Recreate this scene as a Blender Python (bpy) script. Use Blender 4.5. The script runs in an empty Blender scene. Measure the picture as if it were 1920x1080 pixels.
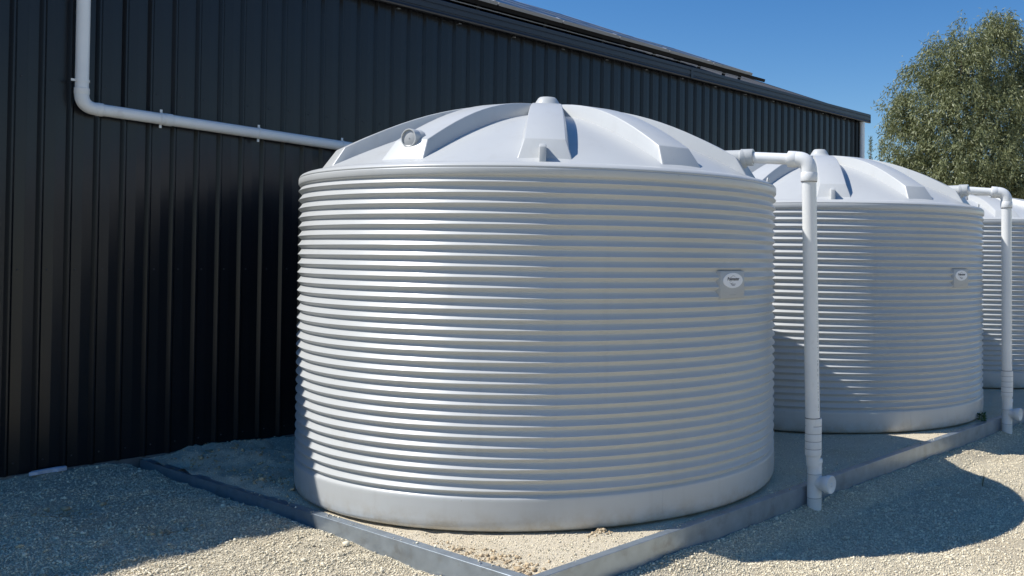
import bpy, bmesh, math, random
import numpy as np
from mathutils import Vector, Matrix, noise
sc = bpy.context.scene
COL = sc.collection
random.seed(7); RNG = np.random.default_rng(7)
rad = math.radians

# ------------------------------------------------------------------ camera
F_PX, PPX, PPY = 1797.93, 1301.16, 454.78
PITCH, ROLL, YAW, CAM_H = 0.0163, 0.0100, 0.9104, 1.6538
fw = Vector((math.sin(YAW) * math.cos(PITCH), math.cos(YAW) * math.cos(PITCH), math.sin(PITCH)))
rt0 = Vector((math.cos(YAW), -math.sin(YAW), 0)); up0 = rt0.cross(fw)
rt = rt0 * math.cos(ROLL) + up0 * math.sin(ROLL)
up = -rt0 * math.sin(ROLL) + up0 * math.cos(ROLL)
cd = bpy.data.cameras.new('camera'); cam = bpy.data.objects.new('camera', cd); COL.objects.link(cam)
m = Matrix.Identity(4)
for i in range(3):
    m[i][0], m[i][1], m[i][2] = rt[i], up[i], -fw[i]
m[2][3] = CAM_H
cam.matrix_world = m
cd.sensor_width = 36; cd.lens = F_PX / 1920 * 36
cd.shift_x = (960 - PPX) / 1920; cd.shift_y = (PPY - 540) / 1920
cd.clip_start = .05; cd.clip_end = 4000
sc.camera = cam

# ------------------------------------------------------------------ sky, sun, exposure
SUN_AZ, SUN_EL = 137.0, 50.0          # direction towards the sun, ccw from +X
SKY_STRENGTH = 0.102
w = bpy.data.worlds.new('World'); sc.world = w; w.use_nodes = True
nt = w.node_tree; nt.nodes.clear()
sky = nt.nodes.new('ShaderNodeTexSky'); sky.sky_type = 'NISHITA'; sky.sun_disc = False
sky.sun_elevation = rad(SUN_EL); sky.sun_rotation = rad(90 - SUN_AZ)
sky.altitude = 100; sky.air_density = 1.0; sky.dust_density = 0.0; sky.ozone_density = 2.6
hs = nt.nodes.new('ShaderNodeHueSaturation'); hs.inputs['Saturation'].default_value = 1.36; hs.inputs['Hue'].default_value = .507
bg = nt.nodes.new('ShaderNodeBackground'); bg.inputs['Strength'].default_value = SKY_STRENGTH
out = nt.nodes.new('ShaderNodeOutputWorld')
nt.links.new(sky.outputs[0], hs.inputs['Color']); nt.links.new(hs.outputs[0], bg.inputs[0]); nt.links.new(bg.outputs[0], out.inputs[0])
sl = bpy.data.lights.new('sun', 'SUN'); sl.energy = 4.7; sl.angle = rad(.53); sl.color = (1.0, .975, .935)
so = bpy.data.objects.new('sun', sl); COL.objects.link(so)
sd = Vector((math.cos(rad(SUN_AZ)) * math.cos(rad(SUN_EL)), math.sin(rad(SUN_AZ)) * math.cos(rad(SUN_EL)), math.sin(rad(SUN_EL))))
so.rotation_euler = sd.to_track_quat('Z', 'Y').to_euler(); so.location = (-6, 14, 18)
sc.view_settings.view_transform = 'Standard'; sc.view_settings.look = 'None'
sc.view_settings.exposure = 0.26; sc.view_settings.gamma = 1; sc.view_settings.use_curve_mapping = False

# ------------------------------------------------------------------ helpers
def mesh_obj(name, verts, faces, mat, parent=None, smooth=None, link=True):
    me = bpy.data.meshes.new(name); me.from_pydata([tuple(v) for v in verts], [], faces); me.update()
    return finish(name, me, mat, parent, smooth)
def finish(name, me, mat, parent=None, smooth=None):
    if mat is not None:
        for q in (mat if isinstance(mat, (list, tuple)) else [mat]): me.materials.append(q)
    if smooth is not None:
        me.polygons.foreach_set('use_smooth', [True] * len(me.polygons))
        if smooth < 179: me.set_sharp_from_angle(angle=rad(smooth))
    o = bpy.data.objects.new(name, me); COL.objects.link(o)
    if parent is not None: o.parent = parent
    return o
def empty(name, loc=(0, 0, 0), rz=0):
    o = bpy.data.objects.new(name, None); COL.objects.link(o); o.location = loc; o.rotation_euler.z = rz
    o.empty_display_size = .2
    return o
def tag(o, label=None, cat=None, group=None, kind=None):
    if label: o['label'] = label
    if cat: o['category'] = cat
    if group: o['group'] = group
    if kind: o['kind'] = kind
    return o
def copy_tree(o, parent=None):
    c = o.copy(); COL.objects.link(c); c.parent = parent
    for ch in o.children: copy_tree(ch, c)
    return c
class MB:
    def __init__(s): s.v = []; s.f = []
    def add(s, vs, fs):
        b = len(s.v); s.v += [tuple(v) for v in vs]; s.f += [tuple(i + b for i in f) for f in fs]; return s
    def box(s, x0, x1, y0, y1, z0, z1, M=None):
        vs = [Vector((x, y, z)) for z in (z0, z1) for x, y in ((x0, y0), (x1, y0), (x1, y1), (x0, y1))]
        if M is not None: vs = [M @ v for v in vs]
        return s.add(vs, [(0, 3, 2, 1), (4, 5, 6, 7), (0, 1, 5, 4), (1, 2, 6, 5), (2, 3, 7, 6), (3, 0, 4, 7)])
    def prism(s, poly, x0, x1, axis='x'):
        """closed (y,z) polygon, counter-clockwise seen from +X, extruded along X"""
        n = len(poly)
        vs = [(x0, y, z) for y, z in poly] + [(x1, y, z) for y, z in poly]
        fs = [(i, (i + 1) % n, n + (i + 1) % n, n + i) for i in range(n)]
        fs = [tuple(reversed(f)) for f in fs] + [tuple(range(n - 1, -1, -1)), tuple(range(n, 2 * n))]
        return s.add(vs, fs)
    def tube(s, pts, r, n=24, caps=True):
        pts = [Vector(p) for p in pts]; rr = r if isinstance(r, (list, tuple)) else [r] * len(pts)
        rings = []; ref = None
        for i, p in enumerate(pts):
            a = pts[max(0, i - 1)]; b = pts[min(len(pts) - 1, i + 1)]
            t = (b - a)
            if t.length < 1e-9: t = Vector((0, 0, 1))
            t.normalize()
            if ref is None:
                ref = Vector((0, 0, 1)) if abs(t.z) < .9 else Vector((1, 0, 0))
            u = (ref - t * ref.dot(t)).normalized(); v = t.cross(u); ref = u
            rings.append([p + (u * math.cos(2 * math.pi * k / n) + v * math.sin(2 * math.pi * k / n)) * rr[i] for k in range(n)])
        vs = [q for rg in rings for q in rg]; fs = []
        for i in range(len(rings) - 1):
            for k in range(n):
                fs.append((i * n + k, i * n + (k + 1) % n, (i + 1) * n + (k + 1) % n, (i + 1) * n + k))
        if caps:
            fs.append(tuple(range(n - 1, -1, -1))); e = (len(rings) - 1) * n; fs.append(tuple(range(e, e + n)))
        return s.add(vs, fs)
    def lathe(s, prof, origin, axis, n=32, caps=True):
        """prof = [(distance along axis, radius)]"""
        o = Vector(origin); a = Vector(axis).normalized()
        ref = Vector((0, 0, 1)) if abs(a.z) < .9 else Vector((1, 0, 0))
        u = (ref - a * ref.dot(a)).normalized(); v = a.cross(u); vs = []; fs = []
        for d, r in prof:
            vs += [o + a * d + (u * math.cos(2 * math.pi * k / n) + v * math.sin(2 * math.pi * k / n)) * r for k in range(n)]
        for i in range(len(prof) - 1):
            for k in range(n):
                fs.append((i * n + k, i * n + (k + 1) % n, (i + 1) * n + (k + 1) % n, (i + 1) * n + k))
        if caps:
            fs.append(tuple(range(n - 1, -1, -1))); e = (len(prof) - 1) * n; fs.append(tuple(range(e, e + n)))
        return s.add(vs, fs)
    def build(s, name, mat, parent=None, smooth=None, bevel=0, seg=2):
        me = bpy.data.meshes.new(name); me.from_pydata(s.v, [], s.f); me.update()
        bm = bmesh.new(); bm.from_mesh(me)
        bmesh.ops.recalc_face_normals(bm, faces=bm.faces)
        if bevel:
            es = [e for e in bm.edges if len(e.link_faces) == 2 and e.calc_face_angle(0) > rad(18)]
            bmesh.ops.bevel(bm, geom=es, offset=bevel, segments=seg, affect='EDGES', profile=.5, clamp_overlap=True)
        bm.to_mesh(me); bm.free()
        return finish(name, me, mat, parent, smooth)

# ------------------------------------------------------------------ materials
def mat(name, col, rough=.5, metal=0, spec=.5, var=0, vscale=3, bump=0, bscale=60, bdist=.002, dirt=None, coord='Object', island=0, trans=0):
    M = bpy.data.materials.new(name); M.use_nodes = True; t = M.node_tree; b = t.nodes['Principled BSDF']
    b.inputs['Base Color'].default_value = (*col, 1); b.inputs['Roughness'].default_value = rough
    b.inputs['Metallic'].default_value = metal; b.inputs['Specular IOR Level'].default_value = spec
    tc = t.nodes.new('ShaderNodeTexCoord'); co = tc.outputs[coord]
    src = None
    if var:
        n = t.nodes.new('ShaderNodeTexNoise'); n.inputs['Scale'].default_value = vscale; n.inputs['Detail'].default_value = 6
        t.links.new(co, n.inputs['Vector'])
        r = t.nodes.new('ShaderNodeMapRange'); r.inputs[1].default_value = .3; r.inputs[2].default_value = .7
        r.inputs[3].default_value = 1 - var; r.inputs[4].default_value = 1 + var
        t.links.new(n.outputs['Fac'], r.inputs[0])
        mx = t.nodes.new('ShaderNodeMix'); mx.data_type = 'RGBA'; mx.blend_type = 'MULTIPLY'; mx.inputs[0].default_value = 1
        mx.inputs[6].default_value = (*col, 1); t.links.new(r.outputs[0], mx.inputs[7]); src = mx.outputs[2]
        rr = t.nodes.new('ShaderNodeMapRange'); rr.inputs[3].default_value = rough * .85; rr.inputs[4].default_value = min(1, rough * 1.15)
        t.links.new(n.outputs['Fac'], rr.inputs[0]); t.links.new(rr.outputs[0], b.inputs['Roughness'])
    if island:
        g = t.nodes.new('ShaderNodeNewGeometry'); r = t.nodes.new('ShaderNodeMapRange')
        r.inputs[3].default_value = 1 - island; r.inputs[4].default_value = 1 + island
        t.links.new(g.outputs['Random Per Island'], r.inputs[0])
        mx = t.nodes.new('ShaderNodeMix'); mx.data_type = 'RGBA'; mx.blend_type = 'MULTIPLY'; mx.inputs[0].default_value = 1
        if src is not None: t.links.new(src, mx.inputs[6])
        else: mx.inputs[6].default_value = (*col, 1)
        t.links.new(r.outputs[0], mx.inputs[7]); src = mx.outputs[2]
    if dirt:
        dcol, scale, lo, hi = dirt
        n = t.nodes.new('ShaderNodeTexNoise'); n.inputs['Scale'].default_value = scale; n.inputs['Detail'].default_value = 8; n.inputs['Roughness'].default_value = .65
        t.links.new(co, n.inputs['Vector'])
        r = t.nodes.new('ShaderNodeMapRange'); r.inputs[1].default_value = lo; r.inputs[2].default_value = hi
        t.links.new(n.outputs['Fac'], r.inputs[0])
        mx = t.nodes.new('ShaderNodeMix'); mx.data_type = 'RGBA'; t.links.new(r.outputs[0], mx.inputs[0])
        if src is not None: t.links.new(src, mx.inputs[6])
        else: mx.inputs[6].default_value = (*col, 1)
        mx.inputs[7].default_value = (*dcol, 1); src = mx.outputs[2]
    if src is not None: t.links.new(src, b.inputs['Base Color'])
    if bump:
        n = t.nodes.new('ShaderNodeTexNoise'); n.inputs['Scale'].default_value = bscale; n.inputs['Detail'].default_value = 4
        t.links.new(co, n.inputs['Vector'])
        bp = t.nodes.new('ShaderNodeBump'); bp.inputs['Strength'].default_value = bump; bp.inputs['Distance'].default_value = bdist
        t.links.new(n.outputs['Fac'], bp.inputs['Height']); t.links.new(bp.outputs[0], b.inputs['Normal'])
    return M
TANK = (.508, .516, .502)
m_tank = mat('tank_plastic', TANK, rough=.32, spec=.36, var=.035, vscale=1.3, bump=.12, bscale=9, bdist=.006, dirt=((.44, .43, .40), 3.2, .62, .86))
def tank_grime(M):
    t = M.node_tree; b = t.nodes['Principled BSDF']; tc = t.nodes.new('ShaderNodeTexCoord')
    src = b.inputs['Base Color'].links[0].from_socket
    mp = t.nodes.new('ShaderNodeMapping'); mp.inputs['Scale'].default_value = (7, 7, .35); t.links.new(tc.outputs['Object'], mp.inputs[0])
    n = t.nodes.new('ShaderNodeTexNoise'); n.inputs['Scale'].default_value = 1.6; n.inputs['Detail'].default_value = 7; n.inputs['Roughness'].default_value = .62; t.links.new(mp.outputs[0], n.inputs['Vector'])
    r = t.nodes.new('ShaderNodeMapRange'); r.inputs[1].default_value = .56; r.inputs[2].default_value = .80; r.inputs[4].default_value = .30; t.links.new(n.outputs['Fac'], r.inputs[0])
    mx = t.nodes.new('ShaderNodeMix'); mx.data_type = 'RGBA'; t.links.new(r.outputs[0], mx.inputs[0]); t.links.new(src, mx.inputs[6]); mx.inputs[7].default_value = (.40, .385, .35, 1)
    sp = t.nodes.new('ShaderNodeSeparateXYZ'); t.links.new(tc.outputs['Object'], sp.inputs[0])
    n2 = t.nodes.new('ShaderNodeTexNoise'); n2.inputs['Scale'].default_value = 9; n2.inputs['Detail'].default_value = 8; n2.inputs['Roughness'].default_value = .7; t.links.new(tc.outputs['Object'], n2.inputs['Vector'])
    r2 = t.nodes.new('ShaderNodeMapRange'); r2.inputs[1].default_value = .15; r2.inputs[2].default_value = .0; r2.inputs[3].default_value = 0; r2.inputs[4].default_value = .75; t.links.new(sp.outputs[2], r2.inputs[0])
    r3 = t.nodes.new('ShaderNodeMapRange'); r3.inputs[1].default_value = .42; r3.inputs[2].default_value = .66; t.links.new(n2.outputs['Fac'], r3.inputs[0])
    ml = t.nodes.new('ShaderNodeMath'); ml.operation = 'MULTIPLY'; t.links.new(r2.outputs[0], ml.inputs[0]); t.links.new(r3.outputs[0], ml.inputs[1])
    m2 = t.nodes.new('ShaderNodeMix'); m2.data_type = 'RGBA'; t.links.new(ml.outputs[0], m2.inputs[0]); t.links.new(mx.outputs[2], m2.inputs[6]); m2.inputs[7].default_value = (.36, .30, .21, 1)
    # a few scuffs
    n4 = t.nodes.new('ShaderNodeTexVoronoi'); n4.inputs['Scale'].default_value = 5.5; n4.inputs['Randomness'].default_value = 1; t.links.new(tc.outputs['Object'], n4.inputs['Vector'])
    r4 = t.nodes.new('ShaderNodeMapRange'); r4.inputs[1].default_value = .030; r4.inputs[2].default_value = .012; r4.inputs[4].default_value = .55; t.links.new(n4.outputs['Distance'], r4.inputs[0])
    m4 = t.nodes.new('ShaderNodeMix'); m4.data_type = 'RGBA'; t.links.new(r4.outputs[0], m4.inputs[0]); t.links.new(m2.outputs[2], m4.inputs[6]); m4.inputs[7].default_value = (.22, .21, .19, 1)
    t.links.new(m4.outputs[2], b.inputs['Base Color'])
tank_grime(m_tank)
m_badge_plate = mat('badge_plate_plastic', (.41, .42, .42), rough=.45, var=.03, vscale=8)
m_badge = mat('badge_white', (.74, .74, .76), rough=.35, var=.02)
m_print = mat('black_print', (.02, .02, .03), rough=.5, var=.05)
m_greyprint = mat('grey_print', (.33, .35, .36), rough=.5, var=.05)
m_pvc = mat('white_pvc', (.76, .76, .74), rough=.32, var=.035, vscale=4, dirt=((.52, .50, .46), 6, .6, .85))
m_pvc2 = mat('white_pvc_fitting', (.73, .73, .71), rough=.4, var=.03, vscale=5)
m_groove = mat('pipe_groove', (.30, .30, .29), rough=.6, var=.1)
m_gap = mat('dark_joint', (.10, .10, .11), rough=.7, var=.1)  # dark ring colour at the pipe joints
m_wall = mat('black_steel_cladding', (.0112, .0122, .0145), rough=.25, spec=.38, var=.10, vscale=1.1, bump=.05, bscale=2.2, bdist=.010)
m_trim = mat('black_steel_trim', (.017, .020, .026), rough=.38, var=.08, vscale=2)
m_roof = mat('dark_roof_steel', (.030, .033, .040), rough=.35, var=.08, vscale=2)
m_steel = mat('galvanised_steel', (.33, .38, .43), rough=.32, metal=.58, var=.14, vscale=9, dirt=((.22, .22, .21), 5, .55, .8), bump=.1, bscale=30, bdist=.002)
m_panel = mat('solar_glass', (.006, .007, .012), rough=.3, spec=.6, var=.05)
m_pframe = mat('black_anodised_frame', (.008, .008, .010), rough=.6, spec=.2, var=.05)
m_alu2 = mat('silver_panel_frame', (.27, .28, .30), rough=.5, metal=.6, var=.05, vscale=10)
m_alu = mat('mill_aluminium', (.5, .5, .52), rough=.35, metal=.9, var=.06, vscale=10)
m_conc = mat('concrete', (.20, .19, .175), rough=.9, var=.15, vscale=12)
m_screw = mat('screw_head', (.03, .033, .04), rough=.4, var=.05)
m_scrap = mat('white_plastic_scrap', (.62, .64, .72), rough=.6, var=.08, vscale=30)

def ground_mat(name, dark, mid, light, fine=190, bumpd=.008, patch=((.50, .385, .235), 1.1)):
    M = bpy.data.materials.new(name); M.use_nodes = True; t = M.node_tree; b = t.nodes['Principled BSDF']
    b.inputs['Roughness'].default_value = .95; b.inputs['Specular IOR Level'].default_value = .2
    tc = t.nodes.new('ShaderNodeTexCoord'); co = tc.outputs['Object']
    vo = t.nodes.new('ShaderNodeTexVoronoi'); vo.inputs['Scale'].default_value = fine * .55; t.links.new(co, vo.inputs['Vector'])
    n2 = t.nodes.new('ShaderNodeTexNoise'); n2.inputs['Scale'].default_value = fine; n2.inputs['Detail'].default_value = 3; t.links.new(co, n2.inputs['Vector'])
    sx = t.nodes.new('ShaderNodeSeparateColor'); t.links.new(vo.outputs['Color'], sx.inputs[0])
    mm = t.nodes.new('ShaderNodeMath'); mm.operation = 'MULTIPLY_ADD'; mm.inputs[1].default_value = .5
    t.links.new(sx.outputs[0], mm.inputs[0])
    m3 = t.nodes.new('ShaderNodeMath'); m3.operation = 'MULTIPLY'; m3.inputs[1].default_value = .5
    t.links.new(n2.outputs['Fac'], m3.inputs[0]); t.links.new(m3.outputs[0], mm.inputs[2])
    cr = t.nodes.new('ShaderNodeValToRGB'); e = cr.color_ramp.elements
    e[0].position = .15; e[0].color = (*dark, 1); e[1].position = .85; e[1].color = (*light, 1)
    k = e.new(.5); k.color = (*mid, 1)
    t.links.new(mm.outputs[0], cr.inputs[0])
    n3 = t.nodes.new('ShaderNodeTexNoise'); n3.inputs['Scale'].default_value = patch[1]; n3.inputs['Detail'].default_value = 7; n3.inputs['Roughness'].default_value = .6
    t.links.new(co, n3.inputs['Vector'])
    mr = t.nodes.new('ShaderNodeMapRange'); mr.inputs[1].default_value = .50; mr.inputs[2].default_value = .78; mr.inputs[4].default_value = .55
    t.links.new(n3.outputs['Fac'], mr.inputs[0])
    mx = t.nodes.new('ShaderNodeMix'); mx.data_type = 'RGBA'; t.links.new(mr.outputs[0], mx.inputs[0]); t.links.new(cr.outputs[0], mx.inputs[6]); mx.inputs[7].default_value = (*patch[0], 1)
    t.links.new(mx.outputs[2], b.inputs['Base Color'])
    ad = t.nodes.new('ShaderNodeMath'); ad.operation = 'ADD'; t.links.new(vo.outputs['Distance'], ad.inputs[0]); t.links.new(n2.outputs['Fac'], ad.inputs[1])
    bp = t.nodes.new('ShaderNodeBump'); bp.inputs['Strength'].default_value = .9; bp.inputs['Distance'].default_value = bumpd
    t.links.new(ad.outputs[0], bp.inputs['Height']); t.links.new(bp.outputs[0], b.inputs['Normal'])
    return M
m_gravel = ground_mat('crushed_gravel', (.32, .275, .20), (.56, .49, .36), (.76, .69, .52))
m_sand = ground_mat('quarry_sand', (.50, .425, .30), (.66, .575, .43), (.78, .70, .54), fine=260, bumpd=.005, patch=((.53, .42, .26), 1.6))
m_stone = mat('gravel_stone', (.74, .66, .49), rough=.9, spec=.25, island=.36, var=.12, vscale=30)
m_clod = mat('soil_clod', (.52, .40, .25), rough=.95, spec=.2, island=.35, var=.15, vscale=40)

# ------------------------------------------------------------------ layout numbers
W = 8.2614                      # shed wall plane
KX, KY = 3.371, 3.656           # outer faces of the steel edging
T1, T2, T3 = (5.233, 5.539), (9.488, 5.570), (13.731, 5.540)
X0, XE = -4.28, 15.48           # shed ends
SHEET = .76; NS = 26

# ------------------------------------------------------------------ ground
def fbm(x, y, s, o=4, z=0.): return noise.fractal(Vector((x * s, y * s, z)), 1., 2., o)
def sstep(t): t = min(1, max(0, t)); return t * t * (3 - 2 * t)
DIPS = ((2.45, 7.05, .17, .045), (1.96, 5.86, .13, .035), (2.75, 6.2, .10, .022), (1.75, 6.6, .22, .02))
def ground_z(x, y):
    d = KY - y
    front = -.138 - .088 * sstep(d / .32)
    t = (y - KY) / (W - KY)
    left = -.105 + .095 * sstep(t * 1.05) - .05 * sstep((KX - x) / 2.5) * (1 - sstep(t * 1.2))
    wl = sstep((KX - x + .35) / .7) * sstep((y - KY + .9) / 1.3)
    z = front * (1 - wl) + left * wl
    near = (abs(x - 4) < 8 and -1 < y < 12)
    if near:
        z += .016 * fbm(x, y, 1.3) + .012 * fbm(x, y, 4.5, 3, 3.)
        for dx, dy, dr, dd in DIPS: z -= dd * math.exp(-((x - dx) ** 2 + (y - dy) ** 2 * 1.6) / dr ** 2)
        if x < KX + .02 and y > KY: z += .020 * max(0, fbm(x, y, 3.1, 4, 9.)) * sstep((KX - x) / .1) + .022 * max(0, fbm(x, y, 5., 3, 5.))
    else: z += .05 * fbm(x, y, .25)
    if x > KX + .07 and y > KY + .05: z = min(z, -.30)
    if y > W + .05 and X0 < x < XE: z = min(z, -.3)
    far = math.hypot(x - 6, y - 5)
    z -= .5 * sstep((far - 14) / 40)
    return z
def axis(lo, hi, fine, far):
    a = list(np.arange(lo, hi + 1e-6, fine)); st = fine; v = hi
    while v < far: st *= 1.35; v += st; a.append(v)
    st = fine; v = lo
    while v > -far: st *= 1.35; v -= st; a.insert(0, v)
    return a
xs = axis(.2, 10.5, .035, 1500); ys = axis(1.0, 8.4, .035, 1500)
# keep two grid lines on each kerb face so that the gravel meets it squarely
vs = [(x, y, ground_z(x, y)) for y in ys for x in xs]; nx = len(xs)
fs = [(j * nx + i, j * nx + i + 1, (j + 1) * nx + i + 1, (j + 1) * nx + i) for j in range(len(ys) - 1) for i in range(nx - 1)]
tag(mesh_obj('gravel_ground', vs, fs, m_gravel, smooth=180), kind='structure')

def pad_z(x, y):
    z = -.007 + .004 * fbm(x, y, 2.2) + .003 * fbm(x, y, 9, 3)
    a = max(0, 1 - (x - KX) / .55) * max(0, min(1, (5.6 - y) / 1.2))        # trodden strip behind the side edging
    z += a * (.018 * fbm(x, y, 9, 4, 2.) - .008)
    z += .10 * math.exp(-((x - 3.95) / .33) ** 2 - ((y - 7.62) / .55) ** 2)
    z += .03 * math.exp(-((x - 3.62) / .16) ** 2 - ((y - 6.6) / .5) ** 2)
    z -= .06 * math.exp(-((x - 3.50) / .07) ** 2 - ((y - 7.78) / .2) ** 2)
    if x < 4.6 and y > 5.6: z += (.034 * fbm(x, y, 7, 5, 7.) + .045 * abs(fbm(x, y, 2.4, 5, 17.))) * sstep((y - 5.6) / .8)
    z += .022 * math.exp(-((x - 4.235) / .06) ** 2 - ((y - 3.975) / .04) ** 2)
    if x < KX + .066 and y < 7.3: z = min(z, -.004)
    if y < KY + .066: z = min(z, -.004)
    return z
px = list(np.arange(KX + .012, 6.6, .028)) + list(np.arange(6.62, 19, .15)); py = list(np.arange(KY + .012, 4.9, .028)) + list(np.arange(4.92, W + .02, .05))
vs = [(x, y, pad_z(x, y)) for y in py for x in px]; nx = len(px)
fs = [(j * nx + i, j * nx + i + 1, (j + 1) * nx + i + 1, (j + 1) * nx + i) for j in range(len(py) - 1) for i in range(nx - 1)]
tag(mesh_obj('sand_pad', vs, fs, m_sand, smooth=180), kind='structure')

# loose stones: real geometry, one mesh ('stuff')
def stone_mesh(name, pts, sizes, zf, mt, ico, flat=.62):
    if ico:
        bm = bmesh.new(); bmesh.ops.create_icosphere(bm, subdivisions=1, radius=1)
        bv = np.array([v.co[:] for v in bm.verts]); bf = np.array([[v.index for v in f.verts] for f in bm.faces]); bm.free()
    else:
        bv = np.array([(1, 0, 0), (-1, 0, 0), (0, 1, 0), (0, -1, 0), (0, 0, 1), (0, 0, -1)], float)
        bf = np.array([(0, 2, 4), (2, 1, 4), (1, 3, 4), (3, 0, 4), (2, 0, 5), (1, 2, 5), (3, 1, 5), (0, 3, 5)])
    n = len(pts); k = len(bv)
    V = bv[None] * (1 + RNG.uniform(-.3, .3, (n, k, 1))) + RNG.uniform(-.12, .12, (n, k, 3))
    V *= np.stack([RNG.uniform(.75, 1.3, n), RNG.uniform(.65, 1.1, n), RNG.uniform(.5, .85, n)], 1)[:, None]
    ax = RNG.uniform(-.7, .7, n); ca, sa = np.cos(ax)[:, None], np.sin(ax)[:, None]
    y, z = V[..., 1] * ca - V[..., 2] * sa, V[..., 1] * sa + V[..., 2] * ca
    a = RNG.uniform(0, 6.283, n); ca, sa = np.cos(a)[:, None], np.sin(a)[:, None]
    x, y = V[..., 0] * ca - y * sa, V[..., 0] * sa + y * ca
    V = np.stack([x, y, z], -1) * np.asarray(sizes)[:, None, None]
    Z = np.array([zf(*p) for p in pts]) + np.asarray(sizes) * .36
    V += np.concatenate([np.asarray(pts), Z[:, None]], 1)[:, None]
    Fc = (bf[None] + (np.arange(n) * k)[:, None, None]).reshape(-1)
    me = bpy.data.meshes.new(name); nf = n * len(bf)
    me.vertices.add(n * k); me.vertices.foreach_set('co', V.reshape(-1))
    me.loops.add(nf * 3); me.loops.foreach_set('vertex_index', Fc.astype(np.int32))
    me.polygons.add(nf); me.polygons.foreach_set('loop_start', np.arange(0, nf * 3, 3, dtype=np.int32))
    me.update(calc_edges=True); me.validate()
    return finish(name, me, mt)
def scatter(n, x0, x1, y0, y1, keep):
    P = np.stack([RNG.uniform(x0, x1, n), RNG.uniform(y0, y1, n)], 1)
    return P[keep(P[:, 0], P[:, 1])]
def vis(x, y):      # rough wedge of ground that the photograph shows
    a = np.degrees(np.arctan2(y, x)); return (a > 16) & (a < 80) & (np.hypot(x, y) > 3.2)
def patchy(x, y):
    return np.array([RNG.uniform() < .35 + .9 * max(0, min(1, .5 + 1.1 * fbm(a, b, 1.7, 4, 21.))) for a, b in zip(x, y)])
P1 = scatter(330000, 1.0, 11.5, 1.2, KY - .006, lambda x, y: vis(x, y) & (RNG.uniform(0, 1, len(x)) < np.clip(36 / (x * x + y * y), 0, 1)))
P2 = scatter(220000, .9, KX - .006, 2.6, W - .03, lambda x, y: vis(x, y) & ((y > KY) | (x < 3.3)) & (RNG.uniform(0, 1, len(x)) < np.clip(34 / (x * x + y * y), 0, 1)))
PG = np.concatenate([P1, P2]); PG = PG[patchy(PG[:, 0], PG[:, 1])]; print('stones', len(PG))
S = np.clip(RNG.lognormal(math.log(.0043), .40, len(PG)), .0024, .013)
tag(stone_mesh('loose_gravel', PG.tolist(), S, ground_z, m_stone, False), kind='stuff')
PB = scatter(2000, .9, 9, 1.3, W - .05, lambda x, y: vis(x, y) & ((y < KY - .02) | (x < KX - .02)))
tag(stone_mesh('gravel_pebbles', PB.tolist(), np.clip(RNG.lognormal(math.log(.0090), .35, len(PB)), .006, .022), ground_z, m_stone, True), kind='stuff')
# crumbs of the sand pad
def offtank(x, y):
    k = np.ones(len(x), bool)
    for c in (T1, T2, T3): k &= np.hypot(x - c[0], y - c[1]) > 1.80
    return k
PS = scatter(36000, KX + .07, 9.2, KY + .07, 5.4, lambda x, y: offtank(x, y) & (RNG.uniform(0, 1, len(x)) < np.clip(30 / (x * x + y * y), 0, 1)))
PS2 = scatter(9000, KX + .07, 4.8, 5.2, W - .05, lambda x, y: offtank(x, y))
PS = np.concatenate([PS, PS2])
tag(stone_mesh('sand_crumbs', PS.tolist(), np.clip(RNG.lognormal(math.log(.0036), .35, len(PS)), .002, .011), pad_z, m_stone, False), kind='stuff')
cl = []
for cx, cy, sx_, sy_, n in ((3.50, 3.83, .05, .05, 60), (3.55, 4.05, .06, .12, 90), (3.49, 4.35, .04, .18, 80), (4.235, 3.975, .05, .025, 60), (3.60, 6.3, .10, .5, 260), (3.8, 7.4, .2, .4, 220), (3.55, 7.7, .06, .15, 40)):
    q = np.stack([RNG.normal(cx, sx_, n), RNG.normal(cy, sy_, n)], 1); cl.append(q)
cl = np.concatenate(cl); cl = cl[offtank(cl[:, 0], cl[:, 1]) & (cl[:, 0] > KX + .07) & (cl[:, 1] > KY + .07)]
tag(stone_mesh('soil_clods', cl.tolist(), np.clip(RNG.lognormal(math.log(.0065), .5, len(cl)), .003, .02), pad_z, m_clod, True), kind='stuff')

DC = np.concatenate([np.stack([RNG.normal(dx - .02, dr * .7, 70), RNG.normal(dy - .03, dr * .5, 70)], 1) for dx, dy, dr, dd in DIPS])
tag(stone_mesh('dug_clods', DC.tolist(), np.clip(RNG.lognormal(math.log(.0095), .5, len(DC)), .004, .028), ground_z, m_clod, True), kind='stuff')
SF = np.concatenate([np.stack([RNG.uniform(KX + .006, KX + .058, 34), RNG.uniform(KY + .2, 6.6, 34)], 1), np.stack([RNG.uniform(KX + .2, 9, 22), RNG.uniform(KY + .006, KY + .058, 22)], 1)])
tag(stone_mesh('spilled_grit', SF.tolist(), np.clip(RNG.lognormal(math.log(.005), .4, len(SF)), .003, .011), lambda x, y: .0012, m_stone, True), kind='stuff')

# ------------------------------------------------------------------ shed
shed = empty('steel_shed', (X0, W, 0))
tag(shed, 'long black ribbed steel shed behind the row of tanks', 'shed')
def P(x, y, z): return (x - X0, y - W, z)     # world -> shed coordinates
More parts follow.
